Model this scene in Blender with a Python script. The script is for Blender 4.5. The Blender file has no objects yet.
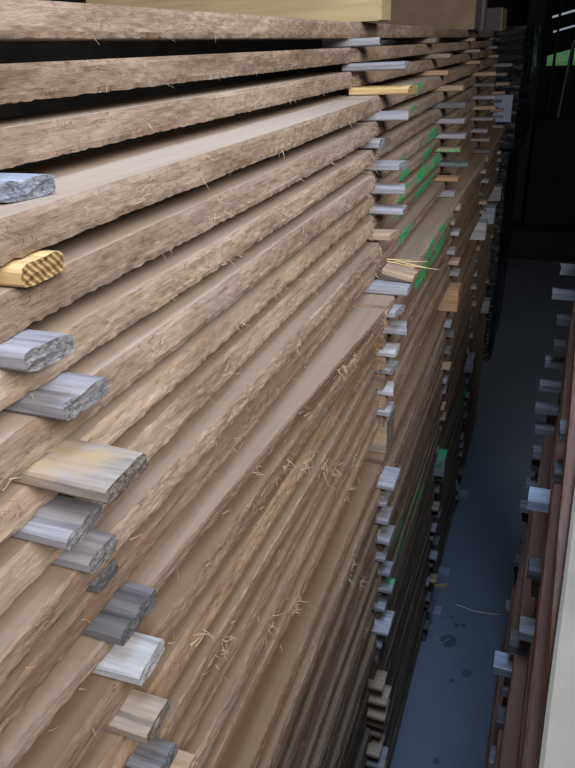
import bpy, math, random
from mathutils import Vector, Matrix, noise
scene = bpy.context.scene
C = scene.collection

# ------------------------------------------------------------------ camera, sky, light, exposure
A = 0.33            # one stack unit in metres
H = 2.145           # camera height above the floor
def world(x, y, D):
    """stack units (right, along, depth below the eye) -> metres"""
    return Vector((x * A, y * A, H - D * A))

cam_data = bpy.data.cameras.new('camera')
cam = bpy.data.objects.new('camera', cam_data); C.objects.link(cam)
cam_data.sensor_fit = 'VERTICAL'; cam_data.sensor_height = 24.0
cam_data.lens = 658.0 / 768.0 * 24.0
cam_data.clip_start = 0.02
Rw = ((0.93655204, 0.12414223, -0.32780936),
      (0.34778598, -0.44584755, 0.82478171),
      (-0.04376276, -0.8864585, -0.46073436))        # camera (right, down, forward) in the world
M = Matrix.Identity(4)
for i in range(3):
    M[i][0] = Rw[i][0]; M[i][1] = -Rw[i][1]; M[i][2] = -Rw[i][2]
M[0][3], M[1][3], M[2][3] = 0.0, 0.0, H
cam.matrix_world = M
scene.camera = cam

w = bpy.data.worlds.new('sky'); scene.world = w; w.use_nodes = True
bg = w.node_tree.nodes['Background']
bg.inputs[0].default_value = (0.72, 0.80, 0.95, 1); bg.inputs[1].default_value = 0.4

def area(name, loc, target, sx, sy, power, col, spread=3.14):
    l = bpy.data.lights.new(name, 'AREA'); l.shape = 'RECTANGLE'; l.size = sx; l.size_y = sy
    l.energy = power; l.color = col; l.spread = spread
    o = bpy.data.objects.new(name, l); C.objects.link(o)
    o.location = loc
    o.rotation_euler = (Vector(target) - Vector(loc)).to_track_quat('-Z', 'Y').to_euler()
    return o
area('daylight_doorway', (0.95, -0.35, 3.0), (-0.25, 0.95, 1.9), 1.1, 0.9, 27, (1.0, 0.935, 0.875), 2.0)
area('aisle_floor_fill', (0.1, 0.3, 3.5), (0.0, 1.2, 0), 0.7, 1.0, 8, (0.60, 0.76, 1.0), 1.2)  # bluish fill lamp added to brighten the aisle floor; the ceiling is closed

vs = scene.view_settings
vs.view_transform = 'Standard'; vs.look = 'None'; vs.gamma = 1; vs.use_curve_mapping = False
vs.exposure = -0.12

# ------------------------------------------------------------------ materials
def mat(name, rough=0.85):
    m = bpy.data.materials.new(name); m.use_nodes = True
    b = m.node_tree.nodes['Principled BSDF']; b.inputs['Roughness'].default_value = rough
    b.inputs['Specular IOR Level'].default_value = 0.25
    return m, m.node_tree.nodes, m.node_tree.links, b

def N(ns, t, **k):
    n = ns.new(t)
    for a, v in k.items(): setattr(n, a, v)
    return n

def coords(ns, ls, scale, rnd=7.0):
    """object coordinates, scaled, shifted by a random amount per object"""
    tc = N(ns, 'ShaderNodeTexCoord'); oi = N(ns, 'ShaderNodeObjectInfo')
    mul = N(ns, 'ShaderNodeMath', operation='MULTIPLY'); mul.inputs[1].default_value = rnd
    ls.new(oi.outputs['Random'], mul.inputs[0])
    add = N(ns, 'ShaderNodeVectorMath', operation='ADD')
    ls.new(tc.outputs['Object'], add.inputs[0]); ls.new(mul.outputs[0], add.inputs[1])
    vm = N(ns, 'ShaderNodeVectorMath', operation='MULTIPLY'); vm.inputs[1].default_value = scale
    ls.new(add.outputs[0], vm.inputs[0])
    return vm.outputs[0]

def noise_tex(ns, ls, vec, scale, detail=4, rough=0.6, dist=0.0):
    n = N(ns, 'ShaderNodeTexNoise'); n.inputs['Scale'].default_value = scale
    n.inputs['Detail'].default_value = detail; n.inputs['Roughness'].default_value = rough
    n.inputs['Distortion'].default_value = dist
    ls.new(vec, n.inputs['Vector']); return n.outputs['Fac']

def ramp(ns, ls, fac, stops):
    r = N(ns, 'ShaderNodeValToRGB')
    e = r.color_ramp.elements
    while len(e) < len(stops): e.new(0.5)
    for i, (p, c) in enumerate(stops):
        e[i].position = p; e[i].color = (*c, 1) if len(c) == 3 else c
    ls.new(fac, r.inputs[0]); return r.outputs['Color']

def mix(ns, ls, fac, a, b, mode='MIX'):
    m = N(ns, 'ShaderNodeMix', data_type='RGBA', blend_type=mode)
    if isinstance(fac, float): m.inputs[0].default_value = fac
    else: ls.new(fac, m.inputs[0])
    for s, v in ((6, a), (7, b)):
        if isinstance(v, tuple): m.inputs[s].default_value = (*v, 1)
        else: ls.new(v, m.inputs[s])
    return m.outputs[2]

def bump(ns, ls, b, h, strength, dist):
    n = N(ns, 'ShaderNodeBump'); n.inputs['Strength'].default_value = strength
    n.inputs['Distance'].default_value = dist
    ls.new(h, n.inputs['Height']); ls.new(n.outputs[0], b.inputs['Normal'])

def green_paint(ns, ls, col):
    at = N(ns, 'ShaderNodeAttribute', attribute_name='paint')
    tc = N(ns, 'ShaderNodeTexCoord')
    n = noise_tex(ns, ls, tc.outputs['Object'], 90, 4, .7)
    m = N(ns, 'ShaderNodeMath', operation='MULTIPLY_ADD'); m.inputs[1].default_value = 1.6
    ls.new(n, m.inputs[0]); ls.new(at.outputs['Fac'], m.inputs[2])
    sb = N(ns, 'ShaderNodeMath', operation='MULTIPLY_ADD'); sb.inputs[1].default_value = 9; sb.inputs[2].default_value = -10.6
    ls.new(m.outputs[0], sb.inputs[0])
    f = ramp(ns, ls, sb.outputs[0], [(0, (0, 0, 0)), (1, (.85, .85, .85))])
    return mix(ns, ls, f, col, (0.012, 0.36, 0.12))

def wood_edge(name, dark, mid, light, fine=False):
    """torn, rough-sawn edge of a board"""
    m, ns, ls, b = mat(name, .9)
    v = coords(ns, ls, (11, 2.2, 26) if fine else (11, 5, 20))
    big = noise_tex(ns, ls, v, 1.3, 6, .66, .3)
    col = ramp(ns, ls, big, [(.32, dark), (.5, mid), (.68, light)])
    fib = noise_tex(ns, ls, coords(ns, ls, (60, 7, 170) if fine else (90, 32, 230)), 1.5, 6, .7 if fine else .75, .35)
    fr = ramp(ns, ls, fib, [(.34, (.74, .70, .67)), (.5, (1, 1, 1)), (.68, (1.16, 1.14, 1.12))])
    col = mix(ns, ls, 1.0, col, fr, 'MULTIPLY')
    ck = noise_tex(ns, ls, coords(ns, ls, (22, 20, 48), 11), 1.0, 4, .7, 1.6)           # short split checks
    cm = ramp(ns, ls, ck, [(.482, (1, 1, 1)), (.497, (.30, .22, .18)), (.506, (1.1, 1.1, 1.1)), (.53, (1, 1, 1))])
    gate = noise_tex(ns, ls, coords(ns, ls, (20, 13, 30), 5), 1.1, 2)
    gm = ramp(ns, ls, gate, [(.49, (0, 0, 0)), (.54, (1, 1, 1))])
    col = mix(ns, ls, gm, col, mix(ns, ls, 1.0, col, cm, 'MULTIPLY'))
    fl = noise_tex(ns, ls, coords(ns, ls, (60, 60, 200), 3), 1.3, 3, .6, .8)            # pale torn flecks
    fm_ = ramp(ns, ls, fl, [(.67, (0, 0, 0)), (.72, (.5, .5, .5))])
    col = mix(ns, ls, fm_, col, tuple(min(1, x * 1.35) for x in light))
    g = ramp(ns, ls, noise_tex(ns, ls, v, .6, 3), [(.55, (0, 0, 0)), (.68, (.6, .6, .6))])
    col = mix(ns, ls, g, col, tuple(x * .5 + y * .5 for x, y in zip(mid, (.40, .385, .37))))
    oi = N(ns, 'ShaderNodeObjectInfo')
    br = ramp(ns, ls, oi.outputs['Random'], [(0, (.86, .85, .84)), (1, (1.12, 1.10, 1.08))])
    col = mix(ns, ls, 1.0, col, br, 'MULTIPLY')
    col = green_paint(ns, ls, col)
    ls.new(col, b.inputs['Base Color'])
    h = N(ns, 'ShaderNodeMath', operation='ADD'); ls.new(fib, h.inputs[0]); ls.new(big, h.inputs[1])
    bump(ns, ls, b, h.outputs[0], .35 if fine else .5, .003 if fine else .004)
    return m

def wood_top(name, base, streak):
    """sawn flat of a board"""
    m, ns, ls, b = mat(name, .8)
    v = coords(ns, ls, (30, 1.4, 8))
    f = noise_tex(ns, ls, v, 1.5, 5, .55, .3)
    col = ramp(ns, ls, f, [(.3, streak), (.6, base)])
    v2 = coords(ns, ls, (7, 60, 7))
    s = noise_tex(ns, ls, v2, 1.5, 2)
    sm = ramp(ns, ls, s, [(.35, (.97, .97, .97)), (.65, (1.02, 1.02, 1.02))])
    col = mix(ns, ls, 1.0, col, sm, 'MULTIPLY')
    ls.new(col, b.inputs['Base Color'])
    bump(ns, ls, b, s, .08, .001)
    return m

def stick_side(name, a, c, warm=None):
    m, ns, ls, b = mat(name, .85)
    v = coords(ns, ls, (6, 90, 90))
    f = noise_tex(ns, ls, v, 1.2, 5, .65, .5)
    col = ramp(ns, ls, f, [(.30, a), (.55, c), (.8, tuple(min(1, x * 1.35) for x in c))])
    if warm:
        w2 = ramp(ns, ls, noise_tex(ns, ls, coords(ns, ls, (14, 20, 20)), 1.2, 3), [(.42, (0, 0, 0)), (.62, (.85, .85, .85))])
        col = mix(ns, ls, w2, col, warm)
    col = green_paint(ns, ls, col)
    ls.new(col, b.inputs['Base Color'])
    bump(ns, ls, b, f, .5, .002)
    return m

def stick_end(name, a, c, rings=False):
    m, ns, ls, b = mat(name, .95)
    if rings:
        tc = N(ns, 'ShaderNodeTexCoord'); mp = N(ns, 'ShaderNodeMapping')
        mp.inputs['Rotation'].default_value = (math.radians(48), 0, 0)
        ls.new(tc.outputs['Object'], mp.inputs[0])
        wv = N(ns, 'ShaderNodeTexWave', bands_direction='Z'); wv.inputs['Scale'].default_value = 80
        wv.inputs['Distortion'].default_value = .5; wv.inputs['Detail'].default_value = 1
        ls.new(mp.outputs[0], wv.inputs['Vector']); f = wv.outputs['Fac']
        col = ramp(ns, ls, f, [(.2, a), (.6, c)])
    else:
        v = coords(ns, ls, (60, 150, 260))
        f = noise_tex(ns, ls, v, 1.5, 4, .8, .8)
        col = ramp(ns, ls, f, [(.38, a), (.62, c)])
    ls.new(col, b.inputs['Base Color'])
    bump(ns, ls, b, f, .8, .003)
    return m

M_EDGE = [  # reddish and orange-brown: browner wood, darkened further for light fading down the stack
    wood_edge('rough_edge_grey_brown', (.185, .134, .100), (.285, .216, .166), (.385, .308, .247)),
    wood_edge('rough_edge_tan', (.215, .155, .112), (.335, .256, .194), (.44, .355, .28)),
    wood_edge('rough_edge_reddish', (.150, .100, .072), (.245, .176, .132), (.34, .265, .205), True),
    wood_edge('rough_edge_orange_brown', (.150, .098, .060), (.235, .160, .103), (.31, .225, .152), True),
    wood_edge('rough_edge_dark', (.105, .074, .052), (.190, .138, .100), (.27, .205, .150), True),
]
M_TOP = [wood_top('sawn_flat_beige', (.40, .33, .275), (.34, .275, .225)),
         wood_top('sawn_flat_brown', (.19, .132, .086), (.14, .094, .060)),  # brown wood of the lower layers, with the weaker light there darkened in
         wood_top('sawn_flat_dark', (.13, .10, .075), (.09, .07, .053)),
         wood_top('sawn_flat_light_brown', (.275, .210, .158), (.205, .152, .112))]  # middle layers: browner flat, toned down to stand for light falling off
M_STICK = {
    'brown': (stick_side('brownish_grey_wood', (.15, .125, .105), (.29, .245, .205)), stick_end('brownish_grey_end', (.08, .07, .06), (.22, .19, .17))),
    'grey': (stick_side('weathered_grey_wood', (.155, .155, .175), (.29, .29, .325)), stick_end('weathered_grey_end', (.10, .10, .11), (.30, .30, .32))),
    'pale': (stick_side('pale_grey_wood', (.24, .245, .265), (.41, .42, .45)), stick_end('pale_grey_end', (.24, .24, .25), (.42, .42, .43))),
    'dark': (stick_side('dark_grey_wood', (.055, .055, .062), (.14, .14, .155)), stick_end('dark_grey_end', (.05, .05, .055), (.17, .17, .18))),
    'blue': (stick_side('bluish_grey_wood', (.19, .22, .28), (.31, .35, .44)), stick_end('bluish_grey_end', (.09, .10, .13), (.30, .33, .40))),
    'yellow': (stick_side('yellow_pine_wood', (.42, .28, .12), (.62, .46, .24)), stick_end('yellow_pine_end', (.20, .11, .045), (.52, .36, .17), True)),
    'tan': (stick_side('tan_wood', (.25, .18, .12), (.38, .29, .21)), stick_end('tan_end', (.22, .15, .09), (.40, .29, .19))),
    'orange': (stick_side('orange_brown_wood', (.28, .16, .09), (.38, .24, .14)), stick_end('orange_brown_end', (.22, .11, .05), (.38, .21, .10))),
    'mixed': (stick_side('grey_wood_stained_yellow', (.15, .135, .125), (.30, .275, .26), (.40, .30, .17)), stick_end('dark_knotty_end', (.06, .05, .05), (.24, .21, .18))),
}
m_straw, ns, ls, b = mat('dry_fibre', .8)
b.inputs['Base Color'].default_value = (.38, .29, .20, 1)
m_straw_pale, ns, ls, b = mat('pale_straw', .7)
b.inputs['Base Color'].default_value = (.75, .68, .52, 1)

def plain(name, col, rough=.8, sc=6, var=.35, metal=0, bmp=.2):
    m, ns, ls, b = mat(name, rough)
    v = coords(ns, ls, (1, 1, 1))
    f = noise_tex(ns, ls, v, sc, 5, .6)
    c = ramp(ns, ls, f, [(.3, tuple(x * (1 - var) for x in col)), (.7, tuple(x * (1 + var) for x in col))])
    ls.new(c, b.inputs['Base Color']); b.inputs['Metallic'].default_value = metal
    bump(ns, ls, b, f, bmp, .01)
    return m
# concrete floor: blue grey, fine grit and a few oil drips
m_floor, ns, ls, b = mat('oiled_blue_grey_concrete', .62)
tc = N(ns, 'ShaderNodeTexCoord')
f1 = noise_tex(ns, ls, tc.outputs['Object'], 2.2, 4); f2 = noise_tex(ns, ls, tc.outputs['Object'], 240, 3, .8)
col = mix(ns, ls, 1.0, ramp(ns, ls, f1, [(.3, (.155, .19, .24)), (.7, (.195, .235, .295))]),
          ramp(ns, ls, f2, [(.3, (.62, .62, .62)), (.7, (1.45, 1.45, 1.45))]), 'MULTIPLY')
ls.new(col, b.inputs['Base Color']); bump(ns, ls, b, f2, .25, .002)
m_oil = plain('dried_oil_stain', (.10, .125, .16), .55, 30, .3)
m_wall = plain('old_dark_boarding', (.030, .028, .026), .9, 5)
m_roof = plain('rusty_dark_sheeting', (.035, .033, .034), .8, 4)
m_post = plain('dark_painted_steel', (.030, .030, .034), .6, 8)
m_grass = plain('bright_meadow_grass', (.16, .40, .12), .9, 3, .35)
m_film, ns, ls, b = mat('dark_blue_stretch_film', .16)
b.inputs['Base Color'].default_value = (.006, .009, .015, 1); b.inputs['Specular IOR Level'].default_value = .8
v = coords(ns, ls, (5, 5, 16)); f = noise_tex(ns, ls, v, 1.6, 6, .6, 1.0); bump(ns, ls, b, f, .9, .03)
m_label = plain('pale_paper', (.45, .50, .72), .5, 6, .08, bmp=0)
m_ink = plain('grey_print', (.12, .14, .24), .6, 6, .1, bmp=0)
m_red = wood_edge('reddish_brown_sawn_timber', (.17, .092, .070), (.27, .160, .125), (.35, .22, .18))
m_redtop = wood_top('reddish_flat', (.22, .13, .10), (.17, .10, .078))
m_pale = plain('pale_weathered_board', (.19, .18, .16), .8, 14, .10)
m_beam_y, ns, ls, b = mat('yellow_planed_timber', .75)
v = coords(ns, ls, (6, 40, 90)); f = noise_tex(ns, ls, v, 1.0, 4, .5, .4)
ls.new(ramp(ns, ls, f, [(.3, (.34, .26, .14)), (.7, (.45, .36, .21))]), b.inputs['Base Color'])
m_beam_b = plain('brownish_timber', (.24, .18, .125), .8, 9, .2)
m_beam_g = plain('grey_violet_timber', (.15, .13, .14), .8, 9, .15)

# ------------------------------------------------------------------ helpers
def mesh_obj(name, verts, faces, mats, loc=(0, 0, 0), parent=None, fm=None, smooth=False, paint=None):
    me = bpy.data.meshes.new(name)
    L = Vector(loc)
    me.from_pydata([tuple(Vector(v) - L) for v in verts], [], faces)
    for m in mats: me.materials.append(m)
    if fm: me.polygons.foreach_set('material_index', fm)
    if smooth: me.polygons.foreach_set('use_smooth', [True] * len(faces))
    if paint:
        at = me.attributes.new('paint', 'FLOAT', 'POINT'); at.data.foreach_set('value', paint)
    me.update()
    o = bpy.data.objects.new(name, me); C.objects.link(o)
    if parent is not None:
        o.parent = parent; o.location = L - parent.location
    else: o.location = L
    return o

def tag(o, label=None, cat=None, group=None, kind=None):
    if label: o['label'] = label
    if cat: o['category'] = cat
    if group: o['group'] = group
    if kind: o['kind'] = kind
    return o

def box_data(x0, x1, y0, y1, z0, z1):
    v = [(x0, y0, z0), (x1, y0, z0), (x1, y1, z0), (x0, y1, z0), (x0, y0, z1), (x1, y0, z1), (x1, y1, z1), (x0, y1, z1)]
    f = [(0, 3, 2, 1), (4, 5, 6, 7), (0, 1, 5, 4), (1, 2, 6, 5), (2, 3, 7, 6), (3, 0, 4, 7)]
    return v, f
def box(name, x0, x1, y0, y1, z0, z1, m, parent=None):
    v, f = box_data(x0, x1, y0, y1, z0, z1)
    return mesh_obj(name, v, f, [m], ((x0 + x1) / 2, (y0 + y1) / 2, z0), parent)

GREEN = [(-0.28, 1.406, 1.909, 0.01),(-0.28, 1.445, 1.872, 0.015),(-0.28, 1.4, 1.829, 0.013),(-0.28, 1.387, 1.783, 0.013),(-0.28, 1.338, 1.779, 0.008),(-0.28, 1.574, 2.049, 0.009),(-0.28, 1.502, 2.013, 0.006),(-0.28, 1.772, 1.929, 0.01),(-0.28, 1.723, 1.897, 0.015),(-0.28, 1.865, 1.847, 0.016),(-0.28, 1.692, 1.862, 0.012),(-0.28, 1.627, 1.85, 0.017),(-0.28, 1.692, 1.814, 0.015),(-0.28, 1.613, 1.806, 0.012),(-0.28, 1.84, 1.913, 0.01),(-0.28, 1.777, 1.823, 0.013),(-0.224, 1.583, 1.741, 0.012),(-0.224, 1.738, 1.679, 0.013),(-0.224, 1.447, 1.733, 0.011),(-0.224, 1.68, 1.656, 0.013),(-0.224, 1.487, 1.692, 0.014),(-0.224, 1.467, 1.669, 0.014),(-0.224, 1.59, 1.644, 0.01),(-0.224, 1.417, 1.662, 0.009),(-0.228, 2.691, 0.689, 0.023),(-0.228, 2.622, 0.69, 0.022),(-0.228, 1.987, 0.865, 0.018),(-0.228, 1.946, 0.858, 0.014),(-0.228, 1.572, 0.975, 0.015),(-0.228, 1.507, 0.987, 0.017),(-0.228, 1.298, 1.079, 0.012),(-0.228, 1.251, 1.076, 0.015),(-0.228, 1.285, 1.009, 0.013),(-0.228, 1.165, 1.049, 0.014),(-0.228, 1.11, 1.077, 0.009)]
def paint_at(v):
    if v[1] < 1.05 or v[1] > 2.8 or v[2] > 2.1: return 0.0
    best = 0.0
    for gx, gy, gz, r in GREEN:
        d = math.sqrt(((v[1] - gy) / 2.2) ** 2 + (v[2] - gz) ** 2) / (r * 1.5)
        if d < 2.3: best = max(best, (2.3 - d) / 2.3 * .85)
    return best

def n3(x, y, z): return noise.noise(Vector((x, y, z)))

# ------------------------------------------------------------------ the shed (setting)
def struct(o): o['kind'] = 'structure'; return o
struct(box('floor', -3.2, 3.6, -3.2, 10.2, -.1, 0, m_floor))
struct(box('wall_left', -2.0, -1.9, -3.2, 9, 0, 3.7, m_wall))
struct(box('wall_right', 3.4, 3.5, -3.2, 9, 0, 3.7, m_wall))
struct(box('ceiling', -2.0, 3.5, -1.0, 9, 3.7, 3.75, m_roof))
# back wall: boarding with a long low opening and two leaning slits of daylight
def wall_back():
    v = []; f = []
    def slab(pts):
        b0 = len(v)
        for (x, z) in pts: v.append((x, 9.0, z))
        for (x, z) in pts: v.append((x, 9.06, z))
        n = len(pts)
        f.append(tuple(b0 + i for i in range(n))); f.append(tuple(b0 + n + i for i in reversed(range(n))))
        for i in range(n):
            j = (i + 1) % n; f.append((b0 + j, b0 + i, b0 + n + i, b0 + n + j))
    xl, xr, m = -.15, 3.4, .24
    Z = lambda z, x: z + m * (x - xl)
    slab([(-1.9, 0), (xl, 0), (xl, 3.7), (-1.9, 3.7)])
    slab([(xl, 0), (xr, 0), (xr, 1.765), (xl, 1.765)])
    slab([(xl, 1.872), (.5, Z(1.872, .5)), (.5, Z(2.098, .5)), (xl, 2.098)])
    slab([(xl, 2.098), (-.12, 2.105), (-.12, 2.125), (xl, 2.117)])
    slab([(xl, 2.117), (.5, Z(2.112, .5)), (.5, Z(2.250, .5)), (xl, 2.252)])
    slab([(xl, 2.275), (.5, Z(2.270, .5)), (.5, 3.7), (xl, 3.7)])
    slab([(.5, 1.765), (xr, 1.765), (xr, 3.7), (.5, 3.7)])
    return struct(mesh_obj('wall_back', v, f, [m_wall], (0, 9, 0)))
wall_back()
# meadow bank seen through the opening
gv = []; gf = []
for i in range(21):
    x = -3 + i * .6
    for (y, z) in ((10.2, -.02), (12, .9), (14, 1.74 + .12 * math.sin(i * .9)), (19, 1.70)): gv.append((x, y, z + .05 * n3(x, y, 0)))
for i in range(20):
    for j in range(3):
        a = i * 4 + j; gf.append((a, a + 4, a + 5, a + 1))
tag(mesh_obj('grass_bank', gv, gf, [m_grass], (3, 12, 0)), 'bright green grass bank seen through the opening in the far wall', 'grass', kind='stuff')

def box_thing(name, label, cat, *a, group=None):
    return tag(box(name, *a), label, cat, group)
box_thing('steel_post', 'wide dark upright post at the far end behind the wrapped bundle', 'post', -.36, -.20, 7.9, 8.05, 0, 3.7, m_post, group=None)
box_thing('steel_post', 'thin dark post standing in the green opening, nearer the wide post', 'post', -.085, -.055, 8.85, 8.9, 0, 3.7, m_post)
box_thing('steel_post', 'thin dark post standing in the green opening, at the right picture edge', 'post', .10, .13, 8.85, 8.9, 0, 3.7, m_post)

# leaning pole
def tube(verts, faces, p, q, r0, r1, n=6):
    p = Vector(p); q = Vector(q); d = (q - p).normalized()
    s = d.cross(Vector((0, 0, 1))) if abs(d.z) < .9 else d.cross(Vector((1, 0, 0)))
    s.normalize(); t = d.cross(s); b0 = len(verts)
    for c, r in ((p, r0), (q, r1)):
        for k in range(n):
            a = 2 * math.pi * k / n; verts.append(tuple(c + s * (r * math.cos(a)) + t * (r * math.sin(a))))
    for k in range(n):
        j = (k + 1) % n; faces.append((b0 + k, b0 + j, b0 + n + j, b0 + n + k))
    faces.append(tuple(b0 + k for k in reversed(range(n)))); faces.append(tuple(b0 + n + k for k in range(n)))
# ------------------------------------------------------------------ the layers of the left stack
# (top depth, bottom depth, protrusion near start, near end, protrusion far start, far end, edge material, top material)
LAY = []
def lay(t, b_, s0, s1, f0, f1, e, tp, e2=None): LAY.append((t, b_, s0, s1, f0, f1, e, tp, e if e2 is None else e2))
lay(-.100, -.030, 1.0, 1.0, .97, .93, 0, 0)
lay(.012, .083, 1.0, 1.0, .98, .95, 0, 0)
lay(.124, .197, 1.0, .99, .97, .93, 0, 0)
lay(.240, .314, .835, .83, .86, .86, 1, 0, 0)
lay(.359, .431, .83, .83, .85, .86, 0, 0)
lay(.476, .552, .83, .83, .85, .85, 1, 0, 0)
lay(.597, .672, .82, .82, .85, .85, 0, 0)
lay(.717, .786, .835, .835, .85, .85, 1, 0, 2)
lay(.824, .903, .835, .825, .845, .85, 1, 3, 2)
lay(.946, 1.015, .80, .785, .845, .85, 0, 3, 2)
lay(1.055, 1.130, .82, .79, .79, .80, 2, 3, 2)
lay(1.175, 1.230, .82, .665, .655, .66, 2, 3, 1)
lay(1.275, 1.352, .775, .695, .69, .70, 2, 1, 2)
lay(1.397, 1.480, .75, .725, .71, .70, 3, 1, 4)
lay(1.525, 1.605, .73, .725, .70, .70, 2, 1, 2)
lay(1.650, 1.730, .735, .72, .70, .70, 3, 1, 4)
lay(1.775, 1.855, .72, .715, .69, .70, 2, 1, 2)
lay(1.900, 1.980, .712, .712, .70, .70, 3, 1, 4)
rngL = random.Random(5)
for k in range(11):
    t = 2.20 + .15 * k
    s = .70 + rngL.uniform(-.014, .014) if k > 1 else (.70, .69)[k]
    lay(t, t + .105, s, s, .69 + rngL.uniform(-.01, .01), .68 + rngL.uniform(-.01, .01), (3, 1, 4, 3, 0)[k % 5], 1, (4, 2)[k % 2])
for k in range(16):
    t = 4.025 + .145 * k
    s = .735 + rngL.uniform(-.012, .012)
    lay(t, t + .100, s, s, .715 + rngL.uniform(-.01, .01), .65 + rngL.uniform(-.01, .01), 4, 2, 4)
def sag(y): return .010 * max(0.0, min(y, 10) - 1)
def yend(k): return 3.62 if k < 3 else (3.40 if k < 11 else (3.02 if k == 11 else 3.16))

ORD = ['first', 'second', 'third', 'fourth', 'fifth', 'sixth', 'seventh', 'eighth', 'ninth', 'tenth', 'eleventh', 'twelfth',
       'thirteenth', 'fourteenth', 'fifteenth', 'sixteenth', 'seventeenth', 'eighteenth', 'nineteenth', 'twentieth']
TENS = {20: 'twenty', 30: 'thirty', 40: 'forty'}
def ordn(k):        # k from 0
    n = k + 1
    if n <= 20: return ORD[n - 1]
    if n % 10 == 0: return {30: 'thirtieth', 40: 'fortieth'}[n]
    return TENS[n // 10 * 10] + '-' + ORD[n % 10 - 1]

def make_board(name, y0, y1, sfun, Dt, Db, width, edge, top, seed, step=.005, rag=1.0):
    """one rough plank: sawn flats, torn front edge; y in units"""
    R = random.Random(seed); ph = R.uniform(0, 100)
    Y0, Y1 = y0 * A, y1 * A
    ys = []; y = Y0
    while y < Y1 - 1e-4:
        ys.append(y); y += step if y > .1 else .05
    ys.append(Y1)
    lean = R.uniform(-.003, .004); nz = 7
    th = (Db - Dt) * A
    verts = []; faces = []; fm = []; paint = []
    ring = nz + 3
    for i, y in enumerate(ys):
        yu = y / A; s = sfun(yu)
        zt = H - (Dt + sag(yu)) * A; zb = zt - th
        wob = (n3(ph, y * 2.2, 0) * .004 + n3(ph + 9, y * 9, 0) * .0007)
        xf = -s * A + wob
        fray = 0
        verts.append((-width - A * .9, y, zb)); verts.append((-width - A * .9, y, zt))
        verts.append((xf - .05, y, zt))
        for j in range(nz):
            t = j / (nz - 1)
            z = zt - th * t
            d = n3(ph, y * 30, z * 90) * .0011 + n3(ph + 3, y * 110, z * 230) * .0010
            d += lean * (t - .5)
            if j == 0: d -= .0008 + abs(n3(ph + 5, y * 30, 1)) * .0015
            if j == nz - 1:
                d -= .0006 + abs(n3(ph + 7, y * 75, 2)) * .003 * rag
                z += abs(n3(ph + 8, y * 130, 4)) * .0026 * rag
            if j == nz - 2 and rag: z += 0.001
            verts.append((xf + d * (1.0 if rag else .3), y, z))
        if i:
            a = (i - 1) * ring; b_ = i * ring
            for j in range(ring):
                k2 = (j + 1) % ring
                faces.append((a + j, a + k2, b_ + k2, b_ + j))
                fm.append(0 if j >= 3 and k2 != 0 else 1)
    faces.append(tuple(range(ring - 1, -1, -1))); fm.append(0)
    L0 = (len(ys) - 1) * ring
    faces.append(tuple(L0 + j for j in range(ring))); fm.append(0)
    paint = [paint_at(v) for v in verts] if y1 > 5 else [0.0] * len(verts)
    loc = (-sfun(y1) * A, (Y0 + Y1) / 2, H - Db * A)
    o = mesh_obj(name, verts, faces, [edge, top], loc, fm=fm, smooth=False, paint=paint)
    return o

def sliver(verts, faces, p, d, length, curl, r, R):
    """a thin curved fibre"""
    p = Vector(p); d = Vector(d).normalized(); segs = 3
    side = d.cross(Vector((R.uniform(-1, 1), R.uniform(-1, 1), R.uniform(-1, 1)))).normalized()
    pts = [p]; cur = d.copy()
    for s in range(segs):
        cur = (cur + side * curl).normalized(); pts.append(pts[-1] + cur * (length / segs))
    for s in range(segs):
        tube(verts, faces, pts[s], pts[s + 1], r * (1 - s / segs * .7), r * (1 - (s + 1) / segs * .7), 3)

def splinters(board, y0, y1, sfun, Dt, Db, n, seed, clusters=(), endn=0):
    R = random.Random(seed); v = []; f = []
    def one(yu, frac, big=1.0, spread=.5):
        z = H - (Dt + sag(yu) + (Db - Dt) * frac) * A
        x = -sfun(yu) * A + .002 + n3(seed % 50, yu, 0) * .001
        d = (R.uniform(.1, .9) * spread + .15, R.choice((-1, 1)) * R.uniform(.3, 1), R.uniform(-.9, .4))
        sliver(v, f, (x, yu * A, z), d, R.uniform(.004, .011) * big, R.uniform(-.6, .6), R.uniform(.0002, .00045) * (.7 + .3 * big), R)
    for i in range(n):
        one(R.uniform(y0, y1), R.choice((R.uniform(.75, 1), R.uniform(0, 1))))
    for (yc, fr, m_, big) in clusters:
        for i in range(m_): one(yc + R.gauss(0, .035), min(1, max(0, fr + R.gauss(0, .18))), big, .9)
    for i in range(endn):
        one(y1 - abs(R.gauss(0, .04)), R.uniform(.1, 1), R.uniform(1, 1.9), .5)
    if v:
        o = mesh_obj('splinters', v, f, [m_straw], board.location, board)
        o['kind'] = 'stuff'; o['label'] = 'pale dry fibres torn from the edge'

tone = {0: 'grey-brown', 1: 'tan', 2: 'reddish-brown', 3: 'orange-brown', 4: 'dark brown'}
CL = {9: [(2.3, .5, 6, 1.2)], 11: [(2.35, .4, 14, 1.6), (2.5, .8, 10, 1.4), (1.6, .6, 8, 1.3)], 7: [(1.75, .7, 7, 1.3)], 8: [(1.6, .5, 6, 1.4)],
      12: [(1.75, .5, 8, 1.3)], 13: [(1.95, .5, 12, 1.9), (1.1, .5, 7, 1.8)], 14: [(2.2, .5, 10, 1.8), (1.2, .7, 16, 1.3)], 15: [(2.3, .4, 12, 1.7)],
      16: [(1.5, .5, 10, 1.5), (2.6, .4, 8, 1.5)], 17: [(1.75, .5, 20, 1.4), (2.5, .4, 8, 1.4)], 5: [(1.7, .9, 5, 1.5)], 4: [(1.6, .4, 5, 1.5)],
      3: [(1.55, .5, 5, 1.5)], 19: [(2.5, .5, 12, 1.6)], 21: [(2.7, .6, 10, 1.6)], 24: [(2.8, .6, 12, 1.6)]}
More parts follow.
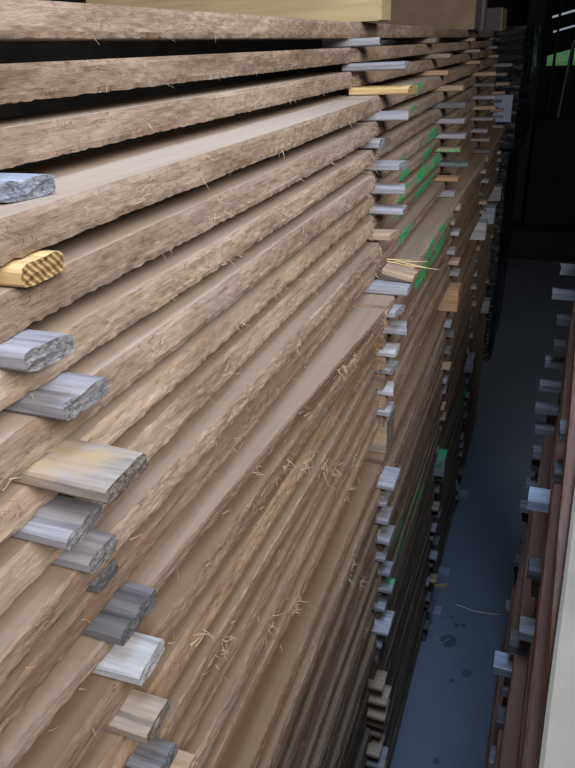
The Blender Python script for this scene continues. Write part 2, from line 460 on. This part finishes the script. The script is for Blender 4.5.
for k, (Dt, Db, s0, s1, f0, f1, e, tp, e2) in enumerate(LAY):
    ye = yend(k)
    def sf(y, s0=s0, s1=s1, ye=ye):
        t = max(0, min(1, (y - .6) / (ye - .6))); return s0 + (s1 - s0) * t
    bd = make_board('rough_board', -1.6, ye, sf, Dt, Db, .10, M_EDGE[e], M_TOP[tp], 100 + k, rag=1.0 if k < 12 else .35)
    extra = ', smooth top showing' if k in (3, 11) else ''
    tag(bd, '%s board, %s from top, near half of left stack' % (tone[e], ordn(k)) + extra, 'board', 'boards in the near half of the left stack')
    if k < 30: splinters(bd, .4, ye, sf, Dt, Db, 20 if k < 14 else 9, 700 + k, CL.get(k, ()), 26 if 4 <= k <= 12 else 8)
    y2 = ye + .05
    def sg(y, f0=f0, f1=f1, y2=y2):
        t = max(0, min(1, (y - y2) / (11 - y2))); return f0 + (f1 - f0) * t
    fb = make_board('rough_board', y2, 11.0 + (((k * 7) % 5) - 2) * .05, sg, Dt, Db, .10, M_EDGE[e2], M_TOP[tp], 300 + k, step=.011)
    tag(fb, '%s board, %s from top, far half of left stack' % (tone[e2], ordn(k)), 'board', 'boards in the far half of the left stack')
    if k < 22: splinters(fb, y2, 8, sg, Dt, Db, 14, 900 + k)

# ------------------------------------------------------------------ spacer sticks
def make_stick(name, xe, y0, y1, Dt, Db, kind, seed, length=.62, rot=0.0, cut=0.0, tilt=0.0, notch=0, drop=0.0):
    """a lath lying across the boards; its free end faces the aisle. x end, y and depths in units"""
    R = random.Random(seed); ph = R.uniform(0, 99)
    side, end = M_STICK[kind]
    X1 = xe * A; X0 = X1 - length * A * 1.3
    W = (y1 - y0) * A; T = (Db - Dt) * A
    nx, ny, nzz = 9, 5, 4
    verts = []; faces = []; fm = []
    zb = H - Db * A
    # ring points around the section
    ring = []
    bev = min(.0012, T * .12)
    ring += [(j / ny, 0) for j in range(ny)] + [(1, j / nzz) for j in range(nzz)] + [(1 - j / ny, 1) for j in range(ny)] + [(0, 1 - j / nzz) for j in range(nzz)]
    nr = len(ring)
    for i in range(nx + 1):
        t = 1 - (1 - i / nx) ** 1.6
        for (u, w_) in ring:
            y = y0 * A + W * u; z = zb + T * w_
            # soften the arrises
            if u in (0, 1) and w_ in (0, 1):
                y += bev * (1 if u == 0 else -1); z += bev * (1 if w_ == 0 else -1)
            if notch and w_ == 1 and abs(u - .4) < .15: z -= .0022
            if notch > 1 and w_ == 1 and abs(u - .8) < .12: z -= .0016
            x = X0 + (X1 - X0) * t
            if w_ not in (0,): z += n3(ph, x * 30, u * 4) * .0006 - .0003
            if i == nx: x += cut * (u - .5) * W * 2 + n3(ph + 2, u * 6, w_ * 5) * .0016
            verts.append((x, y, z))
    for i in range(nx):
        for j in range(nr):
            k2 = (j + 1) % nr
            faces.append((i * nr + j, i * nr + k2, (i + 1) * nr + k2, (i + 1) * nr + j)); fm.append(0)
    # rough end: grid
    b0 = len(verts)
    for a_ in range(1, ny):
        for c_ in range(1, nzz):
            u, w_ = a_ / ny, c_ / nzz
            verts.append((X1 + cut * (u - .5) * W * 2 + n3(ph + 2, u * 6, w_ * 5) * .002, y0 * A + W * u, zb + T * w_ - (.0022 if 0 else 0)))
    def idx(a_, c_):
        if c_ == 0 and a_ <= ny: return nx * nr + a_ if a_ < ny else nx * nr + ny
        if a_ == ny: return nx * nr + ny + c_
        if c_ == nzz: return nx * nr + ny + nzz + (ny - a_)
        if a_ == 0: return nx * nr + 2 * ny + nzz + (nzz - c_)
        return b0 + (a_ - 1) * (nzz - 1) + (c_ - 1)
    for a_ in range(ny):
        for c_ in range(nzz):
            faces.append((idx(a_, c_), idx(a_ + 1, c_), idx(a_ + 1, c_ + 1), idx(a_, c_ + 1))); fm.append(1)
    faces.append(tuple(range(nr))); fm.append(1)
    piv = Vector((X1 - .12, (y0 + y1) / 2 * A, zb))
    if rot or tilt:
        Mr = Matrix.Rotation(rot, 3, 'Z') @ Matrix.Rotation(tilt, 3, 'Y')
        verts = [tuple(piv + Mr @ (Vector(v) - piv) - Vector((0, 0, drop))) for v in verts]
    paint = [paint_at(v) for v in verts]
    return mesh_obj(name, verts, faces, [side, end], piv, fm=fm, paint=paint)

LOOK = {'brown': 'brownish grey', 'grey': 'weathered grey', 'pale': 'pale grey', 'dark': 'dark grey', 'blue': 'bluish grey', 'yellow': 'yellow pine', 'tan': 'tan', 'orange': 'orange-brown', 'mixed': 'yellow-stained grey'}
COLN = ['first', 'second', 'third', 'fourth', 'last']
def gap(k):
    return LAY[k][1], LAY[k + 1][0]
def stick(col, k, xe, ya, yb, kind, seed=None, extra='', fill=True, **kw):
    t, b_ = gap(k); ym = (ya + yb) / 2
    o = make_stick('spacer_stick', xe, ya, yb, t + sag(ym) + .0015, b_ + sag(ym) - .0015, kind, seed or col * 100 + k, **kw)
    lab = '%s spacer stick%s under %s board from top, %s column of left stack' % (LOOK[kind], extra, ordn(k), COLN[col])
    tag(o, lab, 'spacer stick', 'spacer sticks in the %s column of the left stack' % COLN[col])
    return o
# first column, near the camera
stick(0, 0, -.93, .93, 1.04, 'blue')
stick(0, 1, -1.06, .90, 1.00, 'grey')
stick(0, 2, -.893, .945, 1.055, 'blue', cut=.15, notch=1)
stick(0, 3, -.812, .838, .954, 'yellow', rot=.02)
stick(0, 4, -.757, .762, .862, 'grey', cut=.12)
stick(0, 5, -.752, .812, .935, 'grey', notch=1, cut=.05)
stick(0, 6, -.646, .762, .890, 'mixed', rot=-.03, extra=', longest,')
stick(0, 7, -.740, .725, .840, 'grey', notch=2, extra=', grooved,')
stick(0, 8, -.760, .788, .885, 'grey')
stick(0, 9, -.800, .835, .915, 'dark')
stick(0, 10, -.746, .812, .965, 'dark', notch=2, extra=', grooved,')
stick(0, 11, -.708, .785, .900, 'pale', rot=.04, extra=', cracked,')
stick(0, 12, -.678, .750, .850, 'brown', notch=1)
stick(0, 13, -.665, .745, .83, 'dark', notch=1)
for k in range(14, 44):
    if k in (17, 28): continue
    rr = random.Random(k)
    stick(0, k, -(.64 if k < 28 else .68) + rr.uniform(-.02, .02), .78, .89, rr.choice(('grey', 'dark', 'tan')))
# second column
C2 = {0: (-.87, 3.62, 'grey'), 1: (-.724, 3.61, 'grey'), 2: (-.695, 3.64, 'yellow'), 3: (-.70, 3.56, 'grey'), 4: (-.80, 3.42, 'grey'), 5: (-.70, 3.50, 'grey'),
      6: (-.69, 3.50, 'grey'), 7: (-.685, 3.50, 'grey'), 8: (-.72, 3.42, 'tan'), 10: (-.592, 3.22, 'grey'),
      11: (-.625, 3.15, 'grey'), 12: (-.600, 3.22, 'grey'), 13: (-.640, 3.20, 'pale'), 14: (-.655, 3.24, 'grey'), 15: (-.66, 3.22, 'pale'), 16: (-.66, 3.2, 'grey')}
for k, (xe, y, kd) in C2.items():
    stick(1, k, xe, y, y + .13, kd, cut=.1 * ((k % 3) - 1), length=(.22, .25, .25)[k] if k < 3 else .62)
# ninth gap: a stick that has slipped and points down into the aisle
t_, b__ = gap(9)
o = make_stick('spacer_stick', -.575, 3.32, 3.44, t_ + sag(3.4), b__ + sag(3.4), 'tan', 209, length=.13, rot=-.05, tilt=.20, drop=.0)
tag(o, 'tan spacer stick with yellow splinters, tipped down out of the second stick column', 'spacer stick', 'spacer sticks in the second column of the left stack')
v, f = [], []; R = random.Random(3)
for i in range(5):
    sliver(v, f, (o.location.x + .09 + R.uniform(-.03, .02), 3.31 * A, o.location.z + R.uniform(.008, .016)), (1, R.uniform(-.15, .05), R.uniform(-.12, .08)), R.uniform(.03, .06), R.uniform(-.1, .1), .0011, R)
s_ = mesh_obj('splinters', v, f, [M_STICK['yellow'][0]], o.location, o); s_['kind'] = 'stuff'; s_['label'] = 'long yellow splinters split from the stick'
for k in range(18, 28):
    rr = random.Random(60 + k)
    stick(1, k, -.61 + rr.uniform(-.05, .02), 3.16 + rr.uniform(-.05, .05), 3.32, rr.choice(('grey', 'pale', 'grey')))
for k in range(29, 44):
    rr = random.Random(80 + k)
    stick(1, k, -.62 + rr.uniform(-.03, .02), 3.16 + rr.uniform(-.05, .05), 3.32, rr.choice(('grey', 'tan', 'tan')))
# third, fourth and last columns
for c, yc in ((2, 5.75), (3, 8.3), (4, 10.75)):
    for k in range(44):
        if k in (17, 28): continue
        rr = random.Random(c * 1000 + k)
        if k == 0: xe = -.90
        elif k < 3: xe = -.82 + rr.uniform(-.03, .03)
        elif k < 11: xe = -.64 + rr.uniform(-.07, .04)
        elif k < 17: xe = -.635 + rr.uniform(-.04, .03)
        elif k < 28: xe = -.645 + rr.uniform(-.035, .03)
        else: xe = -.63 + rr.uniform(-.035, .03)
        if c == 4: xe -= .04
        kd = rr.choice(('grey', 'dark', 'brown', 'grey', 'dark', 'tan') if k > 3 else ('grey', 'brown', 'tan'))
        if c == 2 and k in (9, 2): kd = 'orange'
        if k > 28 and kd == 'pale': kd = 'dark'
        y = yc + rr.uniform(-.12, .12)
        stick(c, k, xe, y, y + .14, kd)
# bearers between the packs and under the stack
def bearer(col, y, w_, xe, Dt, Db, kind, label, seed):
    o = make_stick('bearer_block', xe, y, y + w_, Dt + sag(y) + .002, Db + sag(y) - .002, kind, seed, length=.7)
    return tag(o, label, 'bearer', 'bearer blocks between the packs of the left stack')
PK = [('upper', 17, 'mixed'), ('lower', 28, 'grey')]
for c, y in enumerate((.74, 3.0, 5.75, 8.3, 10.6)):
    for nm, k, kd in PK:
        t, b_ = gap(k)
        kk = kd if c < 2 else {2: 'orange', 3: 'pale', 4: 'grey'}[c]
        if nm == 'lower': kk = 'grey'
        bearer(c, y + (.28 if c == 1 else 0), .22, {0: -.70, 1: -.69}.get(c, -.60) , t, b_, kk,
               '%s bearer block of %s pack joint, %s column of left stack' % ({'mixed': 'yellow-stained', 'orange': 'orange-brown', 'pale': 'pale', 'grey': 'grey'}[kk], nm, COLN[c]), 50 + c * 7 + k)
    tb = LAY[-1][1]
    bearer(c, y, .26, -.66, tb, 6.5 - sag(y), 'dark', 'dark bearer block on the floor below the %s stick column of the left stack' % COLN[c], 90 + c)
t, b_ = gap(17)
bearer(3, 9.15, .26, -.57, t, b_, 'blue', 'blue-grey bearer block sticking out beyond the pale one, upper pack joint', 149)

# timbers on top of the stack, lying across it
def timber(xe, y0, y1, D0, D1, m, label, endm, endlabel):
    x0 = -2.6 * A; x1 = xe * A
    Y0, Y1 = y0 * A, y1 * A; z0 = H - D1 * A; z1 = H - D0 * A
    loc = ((x0 + x1) / 2, (Y0 + Y1) / 2, z0)
    vv, ff = [], []
    n = 12
    for i in range(n + 1):
        x = x0 + (x1 - x0) * i / n; wz = n3(x * 3, y0, 0) * .002
        for (yy, zz) in ((Y0, z0), (Y0 + .0, z0 + .004), (Y0, z1 - .004 + wz), (Y0 + .004, z1 + wz), (Y1 - .004, z1 + wz), (Y1, z1 - .004 + wz), (Y1, z0 + .004), (Y1, z0)):
            vv.append((x, yy, zz))
    for i in range(n):
        for j in range(8):
            k2 = (j + 1) % 8; ff.append((i * 8 + j, i * 8 + k2, (i + 1) * 8 + k2, (i + 1) * 8 + j))
    ff.append(tuple(reversed(range(8)))); ff.append(tuple(n * 8 + j for j in range(8)))
    o = mesh_obj('timber_beam', vv, ff, [m], loc)
    tag(o, label, 'timber', 'timbers lying across the top of the left stack')
    vv, ff = box_data(x1, x1 + .004, Y0 + .001, Y1 - .001, z0 + .001, z1 - .003)
    e_ = mesh_obj('end_face', vv, ff, [endm], loc, o); e_['label'] = endlabel
D0 = LAY[0][0]
timber(-.88, 3.70, 3.92, -.50, D0 + sag(3.7) - .002, m_beam_y, 'yellow timber across the top of the left stack, nearest the camera', m_beam_y, 'pale sawn end')
timber(-.89, 7.95, 8.5, -.50, D0 + sag(7.95) - .002, m_beam_b, 'brownish timber across the top of the left stack, behind the yellow one', m_beam_g, 'grey sawn end')
timber(-.86, 8.55, 8.75, -.50, D0 + sag(8.55) - .002, m_beam_g, 'thin bluish board on edge just behind the brownish timber', m_beam_g, 'grey sawn end')
timber(-.86, 11.0, 11.9, -.30, D0 + sag(10) - .002, m_beam_g, 'grey-violet timber at the far end on top of the left stack', m_beam_y, 'yellow sawn end')

# ------------------------------------------------------------------ the dark stack on the right
ANG = math.atan(.030)
def xr(Y, off=0, z=0.0):
    t = max(0, min(1, z / 1.6)) ** 1.3
    return (.052 + .030 * (Y - 1.4)) * (1 - t) + (.062 + .045 * (Y - .35)) * t + off
def slab(name, Y0, Y1, off, wid, z0, z1, m, mt, seed, n=40):
    R = random.Random(seed); ph = R.uniform(0, 99); vv = []; ff = []; fm = []
    for i in range(n + 1):
        Y = Y0 + (Y1 - Y0) * i / n; x = xr(Y, off, z0) + n3(ph, Y * 3, 0) * .003
        for (dx, z) in ((.002, z0), (0, z0 + .003), (0, (z0 + z1) / 2), (0, z1 - .003), (.003, z1), (wid, z1), (wid, z0)):
            vv.append((x + dx + (n3(ph, Y * 40, z * 50) * .0012 if dx < .01 else 0), Y, z))
    for i in range(n):
        for j in range(7):
            k2 = (j + 1) % 7; ff.append((i * 7 + k2, i * 7 + j, (i + 1) * 7 + j, (i + 1) * 7 + k2)); fm.append(1 if j in (4,) else 0)
    ff.append(tuple(range(7))); ff.append(tuple(n * 7 + j for j in reversed(range(7)))); fm += [0, 0]
    return mesh_obj(name, vv, ff, [m, mt], (xr((Y0 + Y1) / 2, off + wid / 2), (Y0 + Y1) / 2, z0), fm=fm)
zr = 0.10; kR = 0; RL = []
while zr < 1.62:
    th = .048; RL.append((zr, zr + th)); zr += th + .018
rr = random.Random(11)
nR = len(RL)
for i, (z0, z1) in enumerate(RL):
    o = slab('sawn_board', -.6, 1.85, rr.uniform(-.013, .010), .34, z0, z1, m_red, m_redtop, 500 + i)
    tag(o, 'dark reddish-brown sawn board, %s from the top of the right stack' % ordn(nR - 1 - i), 'board', 'boards of the right stack')
rcol = {0: .92, 1: 1.72}
def rstick(c, i, Yc, off, ztop, zbot, kind, wd=.04):
    R = random.Random(c * 50 + i); x0 = xr(Yc, off, zbot); L = .30
    side, end = M_STICK[kind]
    v_, f_ = box_data(x0, x0 + L, Yc - wd / 2, Yc + wd / 2, zbot + .0004, ztop - .0004)
    # softened free end
    v_ = [(x + (n3(x, y * 90, z * 90) * .003 if x < x0 + .01 else 0), y, z) for x, y, z in v_]
    o = mesh_obj('spacer_stick', v_, f_, [side, end], (x0 + L / 2, Yc, zbot), fm=[0, 0, 0, 0, 0, 1])
    where = ('nearer', 'farther')[c]
    if i < 0: lab = 'dark bearer block under the right stack, %s stick column' % where
    else: lab = '%s spacer stick on %s board from top of right stack, %s column' % (LOOK[kind], ordn(nR - 1 - i), where)
    tag(o, lab, 'spacer stick' if i >= 0 else 'bearer', 'spacer sticks of the right stack')
    if i < 0: o.name = 'bearer_block'; tag(o, group='bearer blocks under the right stack')
for c, Yc in rcol.items():
    for i in range(nR - 1):
        R = random.Random(c * 31 + i)
        kd = R.choice(('grey', 'dark', 'grey', 'dark'))
        if c == 0:
            off = R.uniform(-.026, -.004)
            if nR - 2 - i in (2, 8): off = -.045; kd = 'blue'
        else: off = .066 + R.uniform(-.014, .012) - xr(Yc, 0, RL[i][1])
        rstick(c, i, Yc + R.uniform(-.03, .03), off, RL[i + 1][0], RL[i][1], kd)
    rstick(c, -1, Yc, .0, RL[0][0], 0, 'dark', .09)
# pale board lying on top of the right stack
ztp = RL[-1][1]
vv, ff, fm = [], [], []
for i in range(25):
    t = i / 24; Y = -.5 + 1.9 * t; x = .0265 + .077 * (Y - .05) + n3(Y * 4, 3, 0) * .0015
    for (dx, z) in ((0, ztp + .001), (-.001, ztp + .006), (0, ztp + .023), (.003, ztp + .025), (.20, ztp + .025), (.20, ztp + .001)): vv.append((x + dx, Y, z))
for i in range(24):
    for j in range(6):
        k2 = (j + 1) % 6; ff.append((i * 6 + k2, i * 6 + j, (i + 1) * 6 + j, (i + 1) * 6 + k2)); fm.append(1 if j < 2 else 0)
ff.append(tuple(range(6))); ff.append(tuple(24 * 6 + j for j in reversed(range(6)))); fm += [0, 0]
tag(mesh_obj('pale_board', vv, ff, [m_pale, M_EDGE[4]], (.12, .45, ztp), fm=fm), 'pale grey board lying on top of the right stack', 'board')

# ------------------------------------------------------------------ floor details
def stain(x, y, r, label, seed, sx=1.0):
    n = 22; vv = []
    for i in range(n):
        a = 2 * math.pi * i / n; rr_ = r * (1 + .25 * n3(seed, math.cos(a) * 1.5, math.sin(a) * 1.5))
        vv.append((x + math.cos(a) * rr_ * sx, y + math.sin(a) * rr_, .0012))
    vv += [(a[0], a[1], .0002) for a in vv]
    ff = [tuple(range(n))] + [((i + 1) % n, i, n + i, n + (i + 1) % n) for i in range(n)]
    tag(mesh_obj('oil_stain', vv, ff, [m_oil], (x, y, 0)), label, 'stain')
stain(-.13, 1.93, .030, 'largest dark oil stain on the aisle floor', 1)
stain(-.115, 2.02, .011, 'small dark drip behind the largest oil stain', 2)
stain(-.135, 2.055, .008, 'tiny dark drip farthest behind the largest oil stain', 3)
stain(-.085, 2.03, .009, 'small dark drip right of the others behind the largest oil stain', 4)
stain(-.045, 1.80, .018, 'round dark stain on the floor close to the right stack', 5)
stain(-.095, 1.75, .009, 'dark drip between the two larger oil stains and the camera', 6)
stain(-.10, 1.42, .011, 'dark drip on the aisle floor nearest the camera', 7)
def straw(pts, label, r=.0022, seed=0):
    v, f = [], []
    for a, b_ in zip(pts[:-1], pts[1:]): tube(v, f, a, b_, r, r * .9, 5)
    tag(mesh_obj('straw', v, f, [m_straw_pale], pts[0]), label, 'straw', 'loose straws on the aisle floor')
straw([(-.13, 2.13, .003), (-.05, 2.115, .003), (.0, 2.12, .003), (.05, 2.13, .002)], 'long pale straw lying across the aisle floor between the stacks')
straw([(-.19, 1.93, .003), (-.155, 1.90, .012), (-.13, 1.94, .003)], 'short bent straw on the floor at the foot of the left stack', .001)

# offcuts lying at the foot of the left stack
def offcut(x, y, a, l, w_, t_, kind, label, seed):
    side, end = M_STICK[kind]
    v, f = box_data(-l / 2, l / 2, -w_ / 2, w_ / 2, .0005, t_)
    Mr = Matrix.Rotation(a, 3, 'Z')
    v = [tuple(Mr @ Vector(q) + Vector((x, y, 0))) for q in v]
    tag(mesh_obj('wood_offcut', v, f, [side, end], (x, y, 0), fm=[0, 0, 0, 1, 0, 1]), label, 'offcut', 'wood offcuts on the floor by the left stack')
offcut(-.205, 2.90, .1, .07, .05, .02, 'blue', 'grey wood offcut on the floor, farthest along the left stack', 1)
offcut(-.215, 2.30, -.05, .07, .045, .018, 'blue', 'grey wood offcut on the floor halfway along the left stack', 2)
offcut(-.215, 2.215, .45, .075, .012, .009, 'yellow', 'thin yellow wood sliver beside the grey offcut on the floor', 3)
offcut(-.215, 2.06, .0, .07, .05, .016, 'blue', 'grey wood offcut on the floor, nearest the camera', 4)

# ------------------------------------------------------------------ things beyond the left stack
# stretch-wrapped bundle
def bundle(name, x0, x1, y0, y1, z0, z1, label, seed, amp=.018):
    vv, ff = [], []; nx, nzz = 40, 46
    def P(u, z):
        per = [(x0, y0), (x1, y0), (x1, y1), (x0, y1)]
        Ls = [x1 - x0, y1 - y0, x1 - x0, y1 - y0]; T = sum(Ls); d = (u % 1) * T; i = 0
        while d > Ls[i] + 1e-9 and i < 3: d -= Ls[i]; i += 1
        a, b_ = Vector(per[i]), Vector(per[(i + 1) % 4]); p = a + (b_ - a) * (d / Ls[i])
        c = Vector(((x0 + x1) / 2, (y0 + y1) / 2)); dr = (p - c).normalized()
        k = n3(seed + p.x * 5, p.y * 5, z * 7) * amp + n3(p.x * 16, seed + p.y * 16, z * 26) * amp * .4 - amp
        return (p.x + dr.x * k, p.y + dr.y * k, z)
    for j in range(nzz + 1):
        for i in range(nx): vv.append(P(i / nx, z0 + (z1 - z0) * j / nzz))
    for j in range(nzz):
        for i in range(nx):
            k2 = (i + 1) % nx; ff.append((j * nx + i, j * nx + k2, (j + 1) * nx + k2, (j + 1) * nx + i))
    ff.append(tuple(reversed(range(nx)))); ff.append(tuple(nzz * nx + i for i in range(nx)))
    return tag(mesh_obj(name, vv, ff, [m_film], ((x0 + x1) / 2, (y0 + y1) / 2, z0), smooth=False), label, 'wrapped bundle')
bn = bundle('wrapped_bundle', -1.25, -.15, 4.6, 5.6, 1.48, 2.17, 'bundle in shiny dark blue stretch film behind the far end of the left stack', 2)
bw = bundle('wrapped_bundle', -1.3, -.20, 4.55, 5.6, 0, 1.47, 'lower dark film-wrapped bundle carrying the shiny one with the label', 8, .01)
# shipping label on it
vv, ff = box_data(-.385, -.245, 4.570, 4.573, 1.645, 1.80)
lb = mesh_obj('paper_label', vv, ff, [m_label], bn.location, bn); lb['label'] = 'pale paper label'
vv, ff = box_data(-.375, -.325, 4.568, 4.5698, 1.70, 1.735)
mesh_obj('printed_block', vv, ff, [m_ink], lb.location + bn.location, lb).location = Vector((-.0, 0, 0)) 
lb.children[0].location = (0, 0, 0)
# dark crate with a pole leaning over it
box_thing('storage_crate', 'tall dark crate at the far end below the green opening', 'crate', -.16, 1.3, 7.75, 8.5, 0, 1.30, m_wall)
v, f = [], []
tube(v, f, (.045, 8.0, 1.312), (.10, 8.42, 2.02), .012, .012, 8)
tag(mesh_obj('leaning_pole', v, f, [M_STICK['blue'][0]], (.045, 8.0, 1.30)), 'thin bluish pole leaning on the dark crate below the green opening', 'pole')
# low beam across the floor beyond the aisle, drum, crate
box_thing('timber_beam', 'dark timber lying across the floor at the far end of the aisle', 'timber', -.6, 1.8, 7.2, 7.5, 0.0, .30, m_wall)
